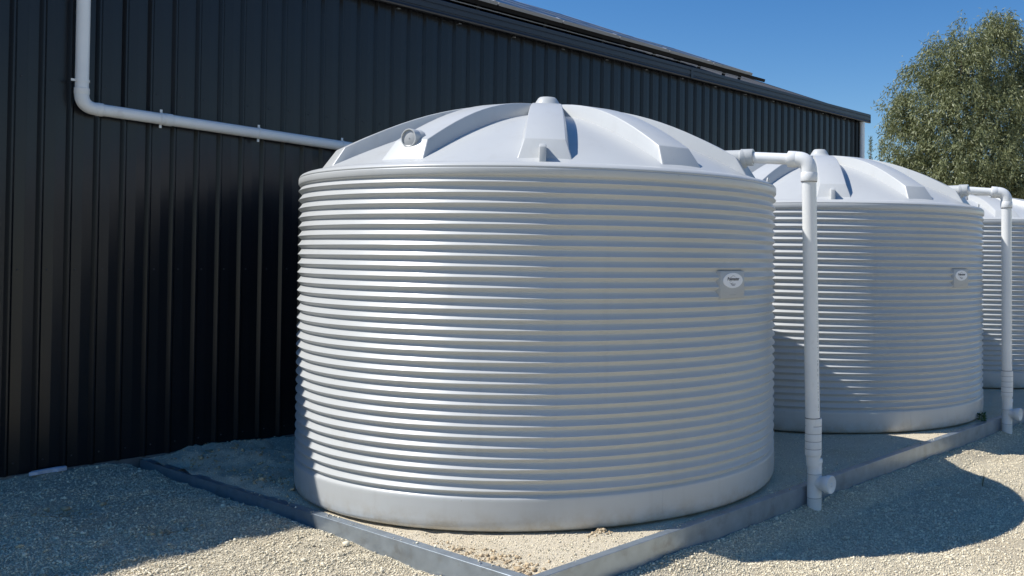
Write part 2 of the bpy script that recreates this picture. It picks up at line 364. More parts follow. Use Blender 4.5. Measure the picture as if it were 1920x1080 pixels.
# wall sheet: four trapezoidal ribs (190 mm pitch) with shallow swages in the pans
def rib_profile(n=4, h=.029, pitch=.19):
    pr = []
    for k in range(n):
        c = (k + .5) * pitch
        pr += [(c - .0265, 0), (c - .0055, h), (c + .0055, h), (c + .0265, 0)]
        c2 = c + pitch / 2
        if k < n - 1: pr += [(c2, .0034)]
    return [(0, .0034)] + pr + [(n * pitch, .0034), (n * pitch + .007, .0031)]
pr = rib_profile()
ZT = 4.245
bm_ = MB()
n = len(pr)
bm_.add([(x, -d, .012) for x, d in pr] + [(x, -d, ZT) for x, d in pr], [(i, i + 1, n + i + 1, n + i) for i in range(n - 1)])
sheet_me = None
for k in range(NS):
    if sheet_me is None:
        o = bm_.build('wall_sheet', m_wall, shed); sheet_me = o.data
    else:
        o = bpy.data.objects.new('wall_sheet', sheet_me); COL.objects.link(o); o.parent = shed
    o.location = (k * SHEET, -.0009 * (k % 2), 0)
# screws along three girts
s = MB()
for k in range(NS * 4):
    x = (k + .5) * .19 + .055
    for z in (.10, 1.52, 2.95):
        s.lathe([(0, .0065), (.005, .006), (.007, .003)], (x, -.0015, z), (0, -1, 0), n=6)
tag(s.build('screw', m_screw, shed), kind='stuff')
MB().box(-.05, XE - X0 + .05, -.014, .2, -.25, .011).build('slab_edge', m_conc, shed)
# other walls
L = XE - X0; DEPTH = 9.0; TP = math.tan(rad(20.4)); ZE = 4.262; RY = DEPTH / 2
gable = [(.02, .01), (DEPTH, .01), (DEPTH, ZE - .02), (RY, ZE + RY * TP - .04), (.02, ZE - .02)]
for nm, xa in (('end_wall', .0), ('end_wall', L - .04)):
    MB().prism([(y, z) for y, z in gable], xa, xa + .04).build(nm, m_wall, shed)
MB().box(.04, L - .04, DEPTH - .04, DEPTH - .003, .01, ZE - .03).build('back_wall', m_wall, shed)
MB().box(L - .045, L + .012, -.036, .05, .012, ZT - .05).build('corner_flashing', m_trim, shed)
# roof sheets, ribs running down the slope
rp = rib_profile(4, .027)
b_ = MB(); b_.add([(x, -.055, ZE - .055 * TP + d) for x, d in rp] + [(x, RY, ZE + RY * TP + d) for x, d in rp], [(i, i + 1, len(rp) + i + 1, len(rp) + i) for i in range(len(rp) - 1)])
rme = None
for k in range(NS):
    if rme is None: o = b_.build('roof_sheet', m_roof, shed); rme = o.data
    else:
        o = bpy.data.objects.new('roof_sheet', rme); COL.objects.link(o); o.parent = shed
    o.location = (k * SHEET, 0, .0009 * (k % 2))
MB().prism([(RY, ZE + RY * TP), (DEPTH + .06, ZE - .06 * TP), (DEPTH + .06, ZE - .06 * TP + .02), (RY, ZE + RY * TP + .02)], 0, L).build('back_roof', m_roof, shed)
MB().prism([(RY - .16, ZE + (RY - .16) * TP + .030), (RY, ZE + RY * TP + .034), (RY + .16, ZE + (RY - .16) * TP + .030), (RY + .16, ZE + (RY - .16) * TP + .034), (RY, ZE + RY * TP + .05), (RY - .16, ZE + (RY - .16) * TP + .034)], -.02, L + .02).build('ridge_capping', m_trim, shed)
for xa in (-.05, L + .001):
    MB().prism([(-.05, ZE - .05 * TP - .13), (RY, ZE + RY * TP - .13), (RY, ZE + RY * TP + .036), (-.05, ZE - .05 * TP + .036)], xa, xa + .05).build('barge_capping', m_trim, shed)
# roof screws near the eave
s = MB()
for k in range(NS * 4):
    x = (k + .5) * .19
    y = .05
    s.lathe([(0, .008), (.008, .007)], (x, y, ZE + y * TP + .027), (0, 0, 1), n=6)
tag(s.build('roof_screw', m_screw, shed), kind='stuff')
# quad gutter with beads and stop ends
g0, g1 = -.03, L + .16
prof = [(-.036, 4.255), (-.036, 4.148), (-.115, 4.128), (-.132, 4.132), (-.136, 4.146), (-.128, 4.168), (-.128, 4.178), (-.137, 4.182), (-.137, 4.228), (-.131, 4.232), (-.131, 4.240), (-.140, 4.244), (-.140, 4.283), (-.132, 4.288), (-.126, 4.283), (-.126, 4.225), (-.05, 4.20), (-.044, 4.255)]
b_ = MB(); b_.prism(prof, g0, g1)
b_.build('gutter', m_trim, shed, bevel=0)
MB().prism([(-.139, 4.13), (-.037, 4.15), (-.037, 4.283), (-.139, 4.283)], g1 + .0005, g1 + .004).build('gutter_stop_end', m_trim, shed)
for x in (4.62 + 4.28, 10.35 + 4.28):                                  # butt joints
    MB().prism([(-.1385, 4.134), (-.1425, 4.134), (-.1425, 4.284), (-.1385, 4.284)], x, x + .05).build('gutter_joint', m_trim, shed)
# soffit clips that glint under the gutter every fourth rib
for k in range(8, 26, 1):
    MB().box(k * SHEET + .10, k * SHEET + .135, -.060, -.0305, 4.118, 4.122).build('gutter_clip', m_alu, shed)

# ------------------------------------------------------------------ solar panels on the roof
arr = empty('solar_array', (12.28, W, ZE)); tag(arr, 'black solar panels on rails above the shed roof slope', 'solar panels')
ca, sa_ = math.cos(rad(20.4)), math.sin(rad(20.4))
def R_(x, u, v): return Vector((x, u * ca - v * sa_, u * sa_ + v * ca))   # x from array end, u up the slope, v off the roof
def slab(x0, x1, u0, u1, v0, v1):
    b = MB(); vs = [R_(x, u, v) for v in (v0, v1) for x, u in ((x0, u0), (x1, u0), (x1, u1), (x0, u1))]
    return b.add(vs, [(0, 3, 2, 1), (4, 5, 6, 7), (0, 1, 5, 4), (1, 2, 6, 5), (2, 3, 7, 6), (3, 0, 4, 7)])
fr_me = gl_me = None
for row in range(2):
    for k in range(12 - row):
        x1 = -(k + row * 1.0) * 1.022; u0 = .24 + row * 1.70
        if fr_me is None:
            f = MB()
            for q in ((-1.0, 0, 0, .03), (-1.0, 0, 1.65, 1.68), (-1.0, -.97, .03, 1.65), (-.03, 0, .03, 1.65)):
                s_ = slab(q[0], q[1], q[2], q[3], 0, .04); f.add(s_.v, s_.f)
            fo = f.build('panel_frame', m_alu2, arr); fr_me = fo.data
            go = slab(-.971, -.029, .029, 1.651, .028, .037).build('panel_glass', m_panel, fo); gl_me = go.data
        else:
            fo = bpy.data.objects.new('panel_frame', fr_me); COL.objects.link(fo); fo.parent = arr
            go = bpy.data.objects.new('panel_glass', gl_me); COL.objects.link(go); go.parent = fo
        fo.location = R_(x1, u0, .165)
for row in range(2):
    for uu in (.45, 1.50):
        u = .24 + row * 1.70 + uu
        slab(-11.9 + row * 0, .32 - row * 1.02, u, u + .04, .085, .164).build('rail', m_pframe, arr)
        for k in range(11):
            x = -.12 - row * 1.02 - k * 1.14
            if x > -11.8: slab(x, x + .05, u + .005, u + .035, .02, .0845).build('rail_foot', m_pframe, arr)
slab(-11.9, .42, .27, .31, .115, .164).build('rail', m_pframe, arr)
slab(-11.9, .02, .275, .283, .083, .094).build('pale_line_strip', m_alu2, arr)  # added strip, stands in for a thin light line under the panels
for k in range(12): slab(-.25 - k * 1.02, -.20 - k * 1.02, .285, .305, .02, .1145).build('rail_foot', m_pframe, arr)
for k in range(12): slab(-k * 1.022 - .013 + .002, -k * 1.022 + .009 + .002, .30, .36, .1655, .212).build('panel_clamp', m_alu, arr)

# ------------------------------------------------------------------ tanks
R = 1.8; HR = 2.19
V_R = [1.72, 1.655, 1.425, 1.15, .85, .6, .385, .2, .0]; V_Z = [2.226, 2.256, 2.370, 2.495, 2.605, 2.668, 2.715, 2.742, 2.752]
T_R = [1.60, 1.555, 1.36, 1.08, .8, .5, .33, .1, 0]; T_Z = [2.372, 2.392, 2.500, 2.628, 2.722, 2.780, 2.803, 2.826, 2.83]
def spl(Rs, Zs):
    r = np.array(Rs[::-1]); z = np.array(Zs[::-1])
    c = np.polyfit(r, z, 4)
    return lambda q: float(np.polyval(c, q))
valley = spl(V_R, V_Z); ribtop = spl(T_R, T_Z)
RIB0 = -133.8; RSTEP = 360 / 11
def wob(a, z):   # slight out-of-round of a rotomoulded wall
    return .0034 * noise.noise(Vector((math.cos(a) * 1.6, math.sin(a) * 1.6, z * 1.1))) + .0014 * noise.noise(Vector((math.cos(a) * 6, math.sin(a) * 6, z * 7)))
prof = [(0, .004), (1.70, .004), (1.770, .006), (1.788, .018), (1.797, .040), (1.800, .075), (1.800, .13), (1.800, .185), (1.7995, .200), (1.797, .212)]
NC = 30; z0, z1 = .222, 2.135; pt_ = (z1 - z0) / NC
for k in range(NC):
    a = z0 + k * pt_
    for fz, d in ((.00, .0166), (.05, .0176), (.10, .0172), (.17, .0150), (.34, .0060), (.42, .0018), (.45, .0004), (.475, .0000), (.505, .0009), (.56, .0028), (.75, .0094), (.92, .0150)):
        prof.append((R - .0005 - d * 1.38, a + fz * pt_))
prof += [(R - .0205, 2.134), (R - .009, 2.139), (R - .003, 2.145), (R, 2.151), (R, 2.182), (R - .0015, 2.188), (R - .0045, 2.1895), (R - .0045, 2.1915), (R - .0012, 2.193), (1.794, 2.203), (1.783, 2.214), (1.765, 2.223), (1.742, 2.230), (1.72, valley(1.72))]
shell_prof = prof
def revolve(prof, n, wobble):
    vs, fs = [], []
    for r, z in prof:
        for k in range(n):
            a = 2 * math.pi * k / n; q = r + (wobble(a, z) if r > 1.2 and z > .02 and z < 2.2 else 0)
            vs.append((q * math.cos(a), q * math.sin(a), z))
    for i in range(len(prof) - 1):
        for k in range(n): fs.append((i * n + k, i * n + (k + 1) % n, (i + 1) * n + (k + 1) % n, (i + 1) * n + k))
    return vs, fs
def text_mesh(body, size, shear=0):
    cu = bpy.data.curves.new('lettering', 'FONT'); cu.body = body; cu.size = size; cu.shear = shear; cu.align_x = 'CENTER'; cu.align_y = 'CENTER'
    cu.extrude = .0006; cu.resolution_u = 3; cu.offset = size * .012
    o = bpy.data.objects.new('tmp', cu); COL.objects.link(o)
    bpy.context.view_layer.update()
    me = bpy.data.meshes.new_from_object(o.evaluated_get(bpy.context.evaluated_depsgraph_get()))
    V = [v.co.copy() for v in me.vertices]; Fc = [tuple(p.vertices) for p in me.polygons]
    bpy.data.objects.remove(o); bpy.data.curves.remove(cu); bpy.data.meshes.remove(me)
    return V, Fc
def make_tank():
    t = empty('water_tank', (*T1, 0))
    tag(t, 'large pale grey corrugated water tank, nearest the camera and seen whole', 'water tank', 'round water tanks standing in a row')
    vs, fs = revolve(shell_prof, 224, wob); mesh_obj('corrugated_wall', vs, fs, m_tank, t, smooth=180)
    # lid
    rr = [1.722, 1.69, 1.655, 1.6] + list(np.linspace(1.5, .1, 15)) + [.02]
    vs, fs = revolve([(r, valley(r) + (.001 if r > 1.7 else 0)) for r in rr], 128, lambda a, z: 0); mesh_obj('lid', vs, fs, m_tank, t, smooth=180)
    # eleven raised ribs
    for k in range(11):
        a = rad(RIB0 + k * RSTEP); d = Vector((math.cos(a), math.sin(a), 0)); q = Vector((-math.sin(a), math.cos(a), 0))
        ss = [.04, .12, .2] + list(np.linspace(.3, 1.56, 14)); vs = []
        for s_ in ss:
            wt = .088 + .040 * s_ / 1.5; wb = wt + .030
            zb = valley(math.hypot(s_, wb)) - .030; zt = ribtop(s_); x = .006
            for wv, z in ((-wb - x * .3, zb), (-wt, zt), (wt, zt), (wb + x * .3, zb)): vs.append(d * s_ + q * wv + Vector((0, 0, z)))
        se = 1.672; wb = .183
        zb = 2.210
        vs += [d * se * .999 + q * -wb + Vector((0, 0, zb)), d * se + q * -wb * .96 + Vector((0, 0, zb + .012)), d * se + q * wb * .96 + Vector((0, 0, zb + .012)), d * se * .999 + q * wb + Vector((0, 0, zb))]
        n_ = len(ss) + 1; fs = []
        for i in range(n_ - 1):
            for j in range(3): fs.append((4 * i + j, 4 * i + j + 1, 4 * i + 5 + j, 4 * i + 4 + j))
        fs += [(0, 3, 2, 1)[::-1], tuple(4 * (n_ - 1) + j for j in range(4))]
        b = MB(); b.add(vs, fs)
        o = b.build('lid_rib', m_tank, t, smooth=30, bevel=.007, seg=3)
        if k == 0:       # lifting lug moulded into the front rib
            lg = MB(); lg.add([d * s_ + q * (wv - .012) + Vector((0, 0, z)) for wv in (-.021, .021) for s_, z in ((1.60, 2.20), (1.735, 2.215), (1.722, 2.325), (1.700, 2.345), (1.60, 2.345))],
                   [(0, 1, 2, 3, 4), (9, 8, 7, 6, 5), (0, 5, 6, 1), (1, 6, 7, 2), (2, 7, 8, 3), (3, 8, 9, 4), (4, 9, 5, 0)])
            lg.build('lifting_lug', m_tank, o, smooth=30, bevel=.006)
    # hub
    b = MB(); b.lathe([(2.74, .20), (2.83, .125), (2.842, .105), (2.858, .096), (2.896, .072), (2.904, .062), (2.906, .03)], (0, 0, 0), (0, 0, 1), n=40)
    b.build('hub', m_tank, t, smooth=50)
    # inlet stub with a flat disc cap on the left rib, outlet socket on the right rib
    def stub(ang, cap):
        a = rad(ang); d = Vector((math.cos(a), math.sin(a), 0)); c = d * (1.135 if cap else 1.205) + Vector((0, 0, 2.400 if cap else 2.402))
        b = MB()
        b.lathe([(0, .050), (.30, .052), (.385, .054), (.392, .0595), (.455, .0605), (.458, .059), (.458, .053), (.445, .0525)] if cap else
                [(0, .052), (.36, .056), (.366, .062), (.455, .063), (.458, .061), (.458, .046), (.42, .045)], c, d, n=40)
        o = b.build('inlet_stub' if cap else 'outlet_socket', m_tank, t, smooth=40)
        # collar that beds the stub in the rib end
        b = MB(); b.lathe([(.37, .074), (.400, .068), (.41, .060)], c - Vector((0, 0, .010)), d, n=32); b.build('collar', m_tank, o, smooth=50)
        if cap:
            b = MB(); b.lathe([(.440, .0515), (.4485, .0515), (.4495, .050)], c, d, n=40); b.lathe([(.4496, .006), (.453, .004)], c, d, n=12)
            b.build('disc_cap', m_badge_plate, o, smooth=40)
    stub(RIB0 - RSTEP, True); stub(RIB0 + 2 * RSTEP, False)
    # small lug hook on the rim
    a = rad(-60); d = Vector((math.cos(a), math.sin(a), 0)); q = Vector((-d.y, d.x, 0))
    b = MB(); b.tube([d * 1.735 + q * -.045 + Vector((0, 0, 2.215)), d * 1.742 + q * -.04 + Vector((0, 0, 2.262)), d * 1.742 + q * .04 + Vector((0, 0, 2.262)), d * 1.735 + q * .045 + Vector((0, 0, 2.215))], .009, n=10)
    b.build('rim_hook', m_tank, t, smooth=60)
    # badge plate with the maker's oval
    a = rad(-89.7); nrm = Vector((math.cos(a), math.sin(a), 0)); tg = Vector((-nrm.y, nrm.x, 0)); upv = Vector((0, 0, 1))
    def B(u, v, w_): return nrm * w_ + tg * u + upv * v
    b = MB(); hw = .137; zt, zb_ = 1.571, 1.387
    b.add([B(u, v, w_) for w_ in (1.755, 1.8005) for u, v in ((-hw - (.022 if w_ < 1.78 else 0), zb_), (hw, zb_), (hw, zt), (-hw - (.022 if w_ < 1.78 else 0), zt))], [(3, 2, 1, 0), (4, 5, 6, 7), (0, 1, 5, 4), (1, 2, 6, 5), (2, 3, 7, 6), (3, 0, 4, 7)])
    pl = b.build('badge_plate', m_badge_plate, t, smooth=30, bevel=.004)
    bc = 1.507; b = MB(); n_ = 48
    ring = [(math.cos(2 * math.pi * i / n_) * .1135, math.sin(2 * math.pi * i / n_) * .0515) for i in range(n_)]
    vs = [B(u, bc + v, 1.8007) for u, v in ring] + [B(u * .985, bc + v * .97, 1.8035) for u, v in ring]
    b.add(vs, [(i, (i + 1) % n_, n_ + (i + 1) % n_, n_ + i) for i in range(n_)] + [tuple(range(n_, 2 * n_))])
    bd = b.build('badge', m_badge, pl)
    V, Fc = text_mesh('Polymaster', .0325, .22)
    b = MB(); b.add([B(v.x * .92, bc + .010 + v.y * 1.0, 1.8043 + v.z) for v in V], Fc)
    def arc(cx, cy, rx, ry, a0, a1, wd):
        m_ = 18; vs = []
        for i in range(m_ + 1):
            f = i / m_; an = rad(a0 + (a1 - a0) * f); k = wd * (.35 + .65 * math.sin(math.pi * f))
            vs += [B(cx + (rx + k) * math.cos(an), cy + (ry + k) * math.sin(an), 1.8041), B(cx + (rx - k) * math.cos(an), cy + (ry - k) * math.sin(an), 1.8041)]
        b.add(vs, [(2 * i, 2 * i + 2, 2 * i + 3, 2 * i + 1) for i in range(m_)])
    arc(.000, bc + .010, .028, .0215, 200, 20, .0011); arc(-.022, bc - .004, .022, .0165, 190, 350, .0011)
    for v_, hw_ in ((-.0265, .026), (-.0345, .017)):
        x = -hw_
        while x < hw_: b.add([B(x, bc + v_, 1.8041), B(x + .0045, bc + v_, 1.8041), B(x + .0045, bc + v_ + .0042, 1.8041), B(x, bc + v_ + .0042, 1.8041)], [(0, 1, 2, 3)]); x += .0062
    b.build('lettering', m_print, pl)
    b = MB(); b.box(-.038, .038, 0, .0012, 0, .005)
    vs = [B(v[0], 1.408 + v[2], 1.8001 + v[1]) for v in b.v]; b2 = MB(); b2.add(vs, b.f); b2.build('moulded_line', m_greyprint, pl)
    # moulding seam down the base band
    for an in (-109., -108.4 + 120):
        a = rad(an); d = Vector((math.cos(a), math.sin(a), 0)); q = Vector((-d.y, d.x, 0)); b = MB()
        b.add([d * r_ + q * w_ + Vector((0, 0, z)) for z in (.07, .20) for r_, w_ in ((1.797, -.002), (1.8022, 0), (1.797, .002))], [(0, 1, 4, 3), (1, 2, 5, 4)])
        b.build('moulding_seam', m_tank, t)
    return t
tank1 = make_tank()
tank2 = copy_tree(tank1); tank2.location = (*T2, 0); tank2.rotation_euler.z = rad(-11)
for ch in tank2.children:
    if ch.name.startswith('badge_plate'): ch.rotation_euler.z = rad(3.2)
tank2['label'] = 'pale grey corrugated water tank in the middle of the row, shaded by the nearest tank'
tank3 = copy_tree(tank1); tank3.location = (*T3, 0); tank3.rotation_euler.z = rad(-6)
for ch in list(tank3.children):
    if ch.name.split('.')[0] in ('lid', 'lid_rib', 'hub'): ch.scale.z = .68; ch.location.z = 2.19 * .32
    elif ch.name.split('.')[0] in ('inlet_stub', 'outlet_socket'):
        for g in list(ch.children): bpy.data.objects.remove(g)
        bpy.data.objects.remove(ch)
tank3['label'] = 'farthest water tank, mostly hidden behind the middle tank at the edge of the picture'

# ------------------------------------------------------------------ outlet pipes from tank to ground
def outlet_pipe(tank, rot, bx, tx, by, gz, label):
    """pipe from the socket on the lid down past the edging; built round its foot"""
    t = empty('tank_downpipe', (bx, by, gz)); tag(t, label, 'downpipe', 'white downpipes of the tanks')
    o = Vector((bx, by, gz))
    a = rad(RIB0 + 2 * RSTEP + rot); d = Vector((math.cos(a), math.sin(a), 0))
    st = Vector((*tank, 0)) + d * 1.64 + Vector((0, 0, 2.402)) - o
    top = Vector((tx, by, 0)) - o
    zc = 2.372 - gz
    hd = Vector((top.x, top.y, zc)) - st; hd.normalize()
    el = Vector((top.x, top.y, zc))
    e0 = el - hd * .082; e1 = el - Vector((0, 0, .085))
    MB().tube([st, el - hd * .10], .0415, n=28).build('cross_pipe', m_pvc, t, smooth=40)
    # elbow swept through 90 degrees
    pts = [e0 - hd * .055, e0]
    for i in range(1, 10):
        f = i / 10; pts.append(e0 * (1 - f) ** 2 + el * 2 * f * (1 - f) + e1 * f * f)
    pts += [e1, e1 - Vector((0, 0, .03))]
    eb = MB().tube(pts, .0580, n=32).build('elbow', m_pvc2, t, smooth=50)
    MB().lathe([(0, .0595), (.003, .0602), (.056, .0602), (.060, .058)], e0 - hd * .072, hd, n=32).build('socket_ring', m_pvc2, eb, smooth=40)
    b = MB(); b.lathe([(0, .0590), (.004, .0610), (.060, .0610), (.064, .058)], e1 - Vector((0, 0, .07)), (0, 0, 1), n=32); b.build('socket_ring', m_pvc2, eb, smooth=40)
    MB().lathe([(0, .0592), (.004, .0592)], e1 - Vector((0, 0, .0745)), (0, 0, 1), n=32).build('joint_line', m_gap, eb, smooth=40)
    zt = e1.z - .05
    def at(z): f = max(0, min(1, z / zt)); return Vector((top.x * f, top.y * f, z))
    c0 = .50 - gz + .0
    MB().tube([at(c0 - .12), at(zt)], .0530, n=32).build('riser', m_pvc, t, smooth=40)
    # slip coupling with rings
    cb = MB(); zs = [c0 - .27, c0 - .262] + [] ; cp = [(0, .0575), (.006, .0605)]
    for k in range(4):
        h = .05 + k * .055; cp += [(h - .003, .0608), (h, .0596), (h + .003, .0608)]
    cp += [(.262, .0608), (.27, .0590)]
    cb.lathe(cp, at(c0 - .27), (0, 0, 1), n=32); cb.build('coupling', m_pvc2, t, smooth=35)
    for k in range(4): MB().lathe([(0, .0604), (.0014, .0613), (.0028, .0613), (.0042, .0604)], at(c0 - .27) + Vector((0, 0, .05 + k * .055 - .0021)), (0, 0, 1), n=32).build('ring_groove', m_groove, t, smooth=40)
    MB().lathe([(0, .0560), (.005, .0555)], at(c0 + .0005), (0, 0, 1), n=32).build('joint_line', m_gap, t, smooth=40)
    MB().tube([at(c0 - .34), at(c0 - .2705)], .0530, n=32).build('lower_riser', m_pvc2, t, smooth=40)
    b = MB(); q = c0 - .31
    b.lathe([(-.30 - q + .295, .0535), (0.02, .0535)], (0, 0, .0), (0, 0, 1), n=32, caps=False) if False else None
    b.lathe([(-.05, .0535), (.14, .0535), (.143, .0545), (.146, .0535), (q - .10, .0535), (q - .097, .0545), (q - .094, .0535), (q - .02, .0535), (q - .015, .0578), (q + .012, .0585), (q + .018, .0550)], (0, 0, 0), (0, 0, 1), n=32)
    bs = b.build('tee_piece', m_pvc2, t, smooth=35)
    bz = .255
    for zz in (.143, q - .097): MB().lathe([(0, .0538), (.0015, .0548), (.003, .0548), (.0045, .0538)], (0, 0, zz), (0, 0, 1), n=32).build('ring_groove', m_groove, bs, smooth=40)
    b = MB(); b.lathe([(.02, .046), (.072, .050), (.078, .056), (.098, .058), (.112, .058)], (0, 0, bz), (0, -1, 0), n=32); b.build('tee_branch', m_pvc2, bs, smooth=40)
    b = MB(); b.lathe([(.104, .0640), (.110, .0660), (.138, .0665), (.143, .0640), (.1435, .050), (.1415, .047), (.1415, .012), (.147, .010), (.147, .0)], (0, 0, bz), (0, -1, 0), n=36, caps=False); cp_ = b.build('inspection_cap', m_pvc, t, smooth=40)
    # printed marking running up the riser
    b = MB(); rr = random.Random(3); z = c0 + .06
    va = rad(-128 + 32)
    while z < c0 + .80:
        l = rr.uniform(.006, .022) if z < c0 + .42 else rr.uniform(.004, .007)
        c = at(z); vs = []
        for zz in (z, z + l):
            cc = at(zz)
            for dv in (-.05, .05): vs.append(cc + Vector((math.cos(va + dv), math.sin(va + dv), 0)) * .0534)
        if rr.random() < .85: b.add(vs, [(0, 1, 3, 2)])
        z += l + rr.uniform(.004, .016)
    b.build('pipe_marking', m_greyprint, t)
    return t
outlet_pipe(T1, 0, 6.085, 5.975, KY - .062, -.222, 'white downpipe from the nearest tank with capped tee at the steel edging')
outlet_pipe(T2, -11, 10.035, 9.985, KY - .062, -.20, 'white downpipe from the middle tank, the right one of the pair')

# ------------------------------------------------------------------ steel edging of the pad
def cpur(length):
    """lipped channel lying with its web outside: (y,z) section, web on y=0 facing -y"""
    th = .0025
    return [(0, -.19), (.064, -.19), (.064, -.1875), (th, -.1875), (th, -.0025), (.0615, -.0025), (.0615, -.016), (.064, -.016), (.064, -.002), (.0625, 0), (.002, 0), (0, -.002)]
e1 = empty('steel_edging', (KX, KY, 0)); tag(e1, 'galvanised steel channel edging along the front of the tank pad', 'edging', 'steel edging of the tank pad')
MB().prism(cpur(0), .0, 6.2).build('channel', m_steel, e1)
MB().prism(cpur(0), 6.204, 16.0).build('channel', m_steel, e1)
e2 = empty('steel_edging', (KX, KY, 0), rad(90)); tag(e2, 'galvanised steel channel edging at the side of the pad, running back to the shed', 'edging', 'steel edging of the tank pad')
# side run: same section turned, its web faces -X
b = MB(); n0 = len(cpur(0)); pts = cpur(0)
b.prism([(-y, z) for y, z in pts], .0655, W - KY - .06)
b.build('channel', m_steel, e2)
b = MB()
for x in (.42, 1.9): b.lathe([(0, .009), (.006, .009), (.008, .005)], (x, -.03, .0), (0, 0, 1), n=8)
b.build('bolt_head', m_alu, e2)

# ------------------------------------------------------------------ pipes on the shed
clip_group = None
def pipe_clip(par, p, ax, r, ears=(-1, 1)):
    """saddle clip: band round the pipe with two ears"""
    p = Vector(p); ax = Vector(ax).normalized(); out_ = Vector((0, -1, 0)); side = ax.cross(out_).normalized()
    b = MB(); n_ = 14; ww = .009; vs = []
    for i in range(n_ + 1):
        a = math.pi * i / n_
        dr = side * math.cos(a) + out_ * math.sin(a)
        for s_ in (-ww, ww): vs += [p + dr * (r + .001) + ax * s_, p + dr * (r + .005) + ax * s_]
    for i in range(n_):
        j = 4 * i; b_ = []
        b.add([vs[j + q] for q in range(8)], [(1, 5, 7, 3), (0, 1, 3, 2)[::-1] if i == 0 else (1, 5, 4, 0), (3, 7, 6, 2), (0, 2, 6, 4)])
    for sg in ears:
        c = p + side * sg * (r + .015)
        M = Matrix((( *ax, 0), (*side, 0), (*out_, 0), (0, 0, 0, 1))).transposed(); M.translation = c
        b.box(-ww, ww, -.013, .013, -.003, .003, M)
        b.lathe([(0, .005), (.004, .0045)], c + out_ * .003, out_, n=8)
    return b.build('pipe_clip', m_pvc, par)
EAR = -1
d1 = empty('wall_downpipe', (2.89, W - .09, 2.70)); tag(d1, 'white pipe on the shed wall dropping from the gutter and turning toward the tanks', 'downpipe')
o = Vector((2.89, W - .09, 2.70)); PV = .0465
zv = .06; hx0 = .0; slope = -.036
elb = Vector((0, 0, zv))
hdir = Vector((1, 0, slope)).normalized()
MB().tube([elb + Vector((0, 0, .10)), Vector((.0, 0, 1.48))], PV, n=28).build('drop_pipe', m_pvc, d1, smooth=40)
pts = [elb + Vector((0, 0, .12)), elb + Vector((0, 0, .10))]
for i in range(1, 10):
    f = i / 10; pts.append((elb + Vector((0, 0, .10))) * (1 - f) ** 2 + (elb + Vector((-.0, 0, .0))) * 2 * f * (1 - f) + (elb + hdir * .10) * f * f)
pts += [elb + hdir * .10, elb + hdir * .12]
eb = MB().tube(pts, PV + .0028, n=28).build('elbow', m_pvc2, d1, smooth=50)
for pz, ax in ((elb + Vector((0, 0, .098)), (0, 0, 1)), (elb + hdir * .098, hdir)):
    MB().lathe([(0, PV + .0035), (.004, PV + .0055), (.045, PV + .0055), (.047, PV + .003)], pz, ax, n=28).build('socket_ring', m_pvc2, eb, smooth=40)
LJ = .60
MB().tube([elb + hdir * .10, elb + hdir * 2.55], PV, n=28).build('cross_pipe', m_pvc, d1, smooth=40)
MB().lathe([(0, PV + .003), (.002, PV + .0045), (.06, PV + .0045), (.062, PV + .003)], elb + hdir * (LJ + .0), hdir, n=28).build('joint_sleeve', m_pvc2, d1, smooth=40)
e_ = elb + hdir * 2.60
pts = [elb + hdir * 2.53] + [(elb + hdir * 2.53) * (1 - f) ** 2 + e_ * 2 * f * (1 - f) + (e_ + Vector((0, -.09, 0))) * f * f for f in [i / 8 for i in range(1, 9)]]
MB().tube(pts, PV + .003, n=28).build('elbow', m_pvc2, d1, smooth=50)
MB().tube([e_ + Vector((0, -.08, 0)), e_ + Vector((0, -1.30, -.04))], PV, n=28).build('branch_pipe', m_pvc, d1, smooth=40)
pipe_clip(d1, elb + Vector((0, 0, .20)), (0, 0, 1), PV, (EAR,))
for l in (.575, 1.39, 2.2): pipe_clip(d1, elb + hdir * l, hdir, PV)
d2 = empty('wall_downpipe', (15.435, W - .078, -.1)); tag(d2, 'white downpipe at the far corner of the black shed', 'downpipe')
MB().tube([(0, 0, 0), (0, 0, 4.24)], .046, n=24).build('drop_pipe', m_pvc, d2, smooth=40)
MB().lathe([(0, .049), (.05, .049)], (0, 0, 1.9), (0, 0, 1), n=24).build('joint_sleeve', m_pvc2, d2, smooth=40)
for z in (.8, 2.6): pipe_clip(d2, (0, 0, z), (0, 0, 1), .046)

# scrap of white plastic at the wall foot
b = MB(); rr = random.Random(5); n_ = 9
top_ = [(.0, 0), (.03, .035), (.10, .05), (.20, .055), (.255, .06), (.25, .012), (.19, .0), (.16, .015), (.09, .004), (.05, -.012)]
vs = [(x, y, .012 + rr.uniform(0, .012)) for x, y in top_] + [(x, y, -.004) for x, y in top_]
k = len(top_)
b.add(vs, [tuple(range(k))] + [(i, k + i, k + (i + 1) % k, (i + 1) % k) for i in range(k)])
sp = b.build('plastic_scrap', m_scrap)
sp.location = (2.58, W - .135, ground_z(2.68, W - .12) + .006)
tag(sp, 'torn white plastic scrap lying at the foot of the black wall', 'scrap')

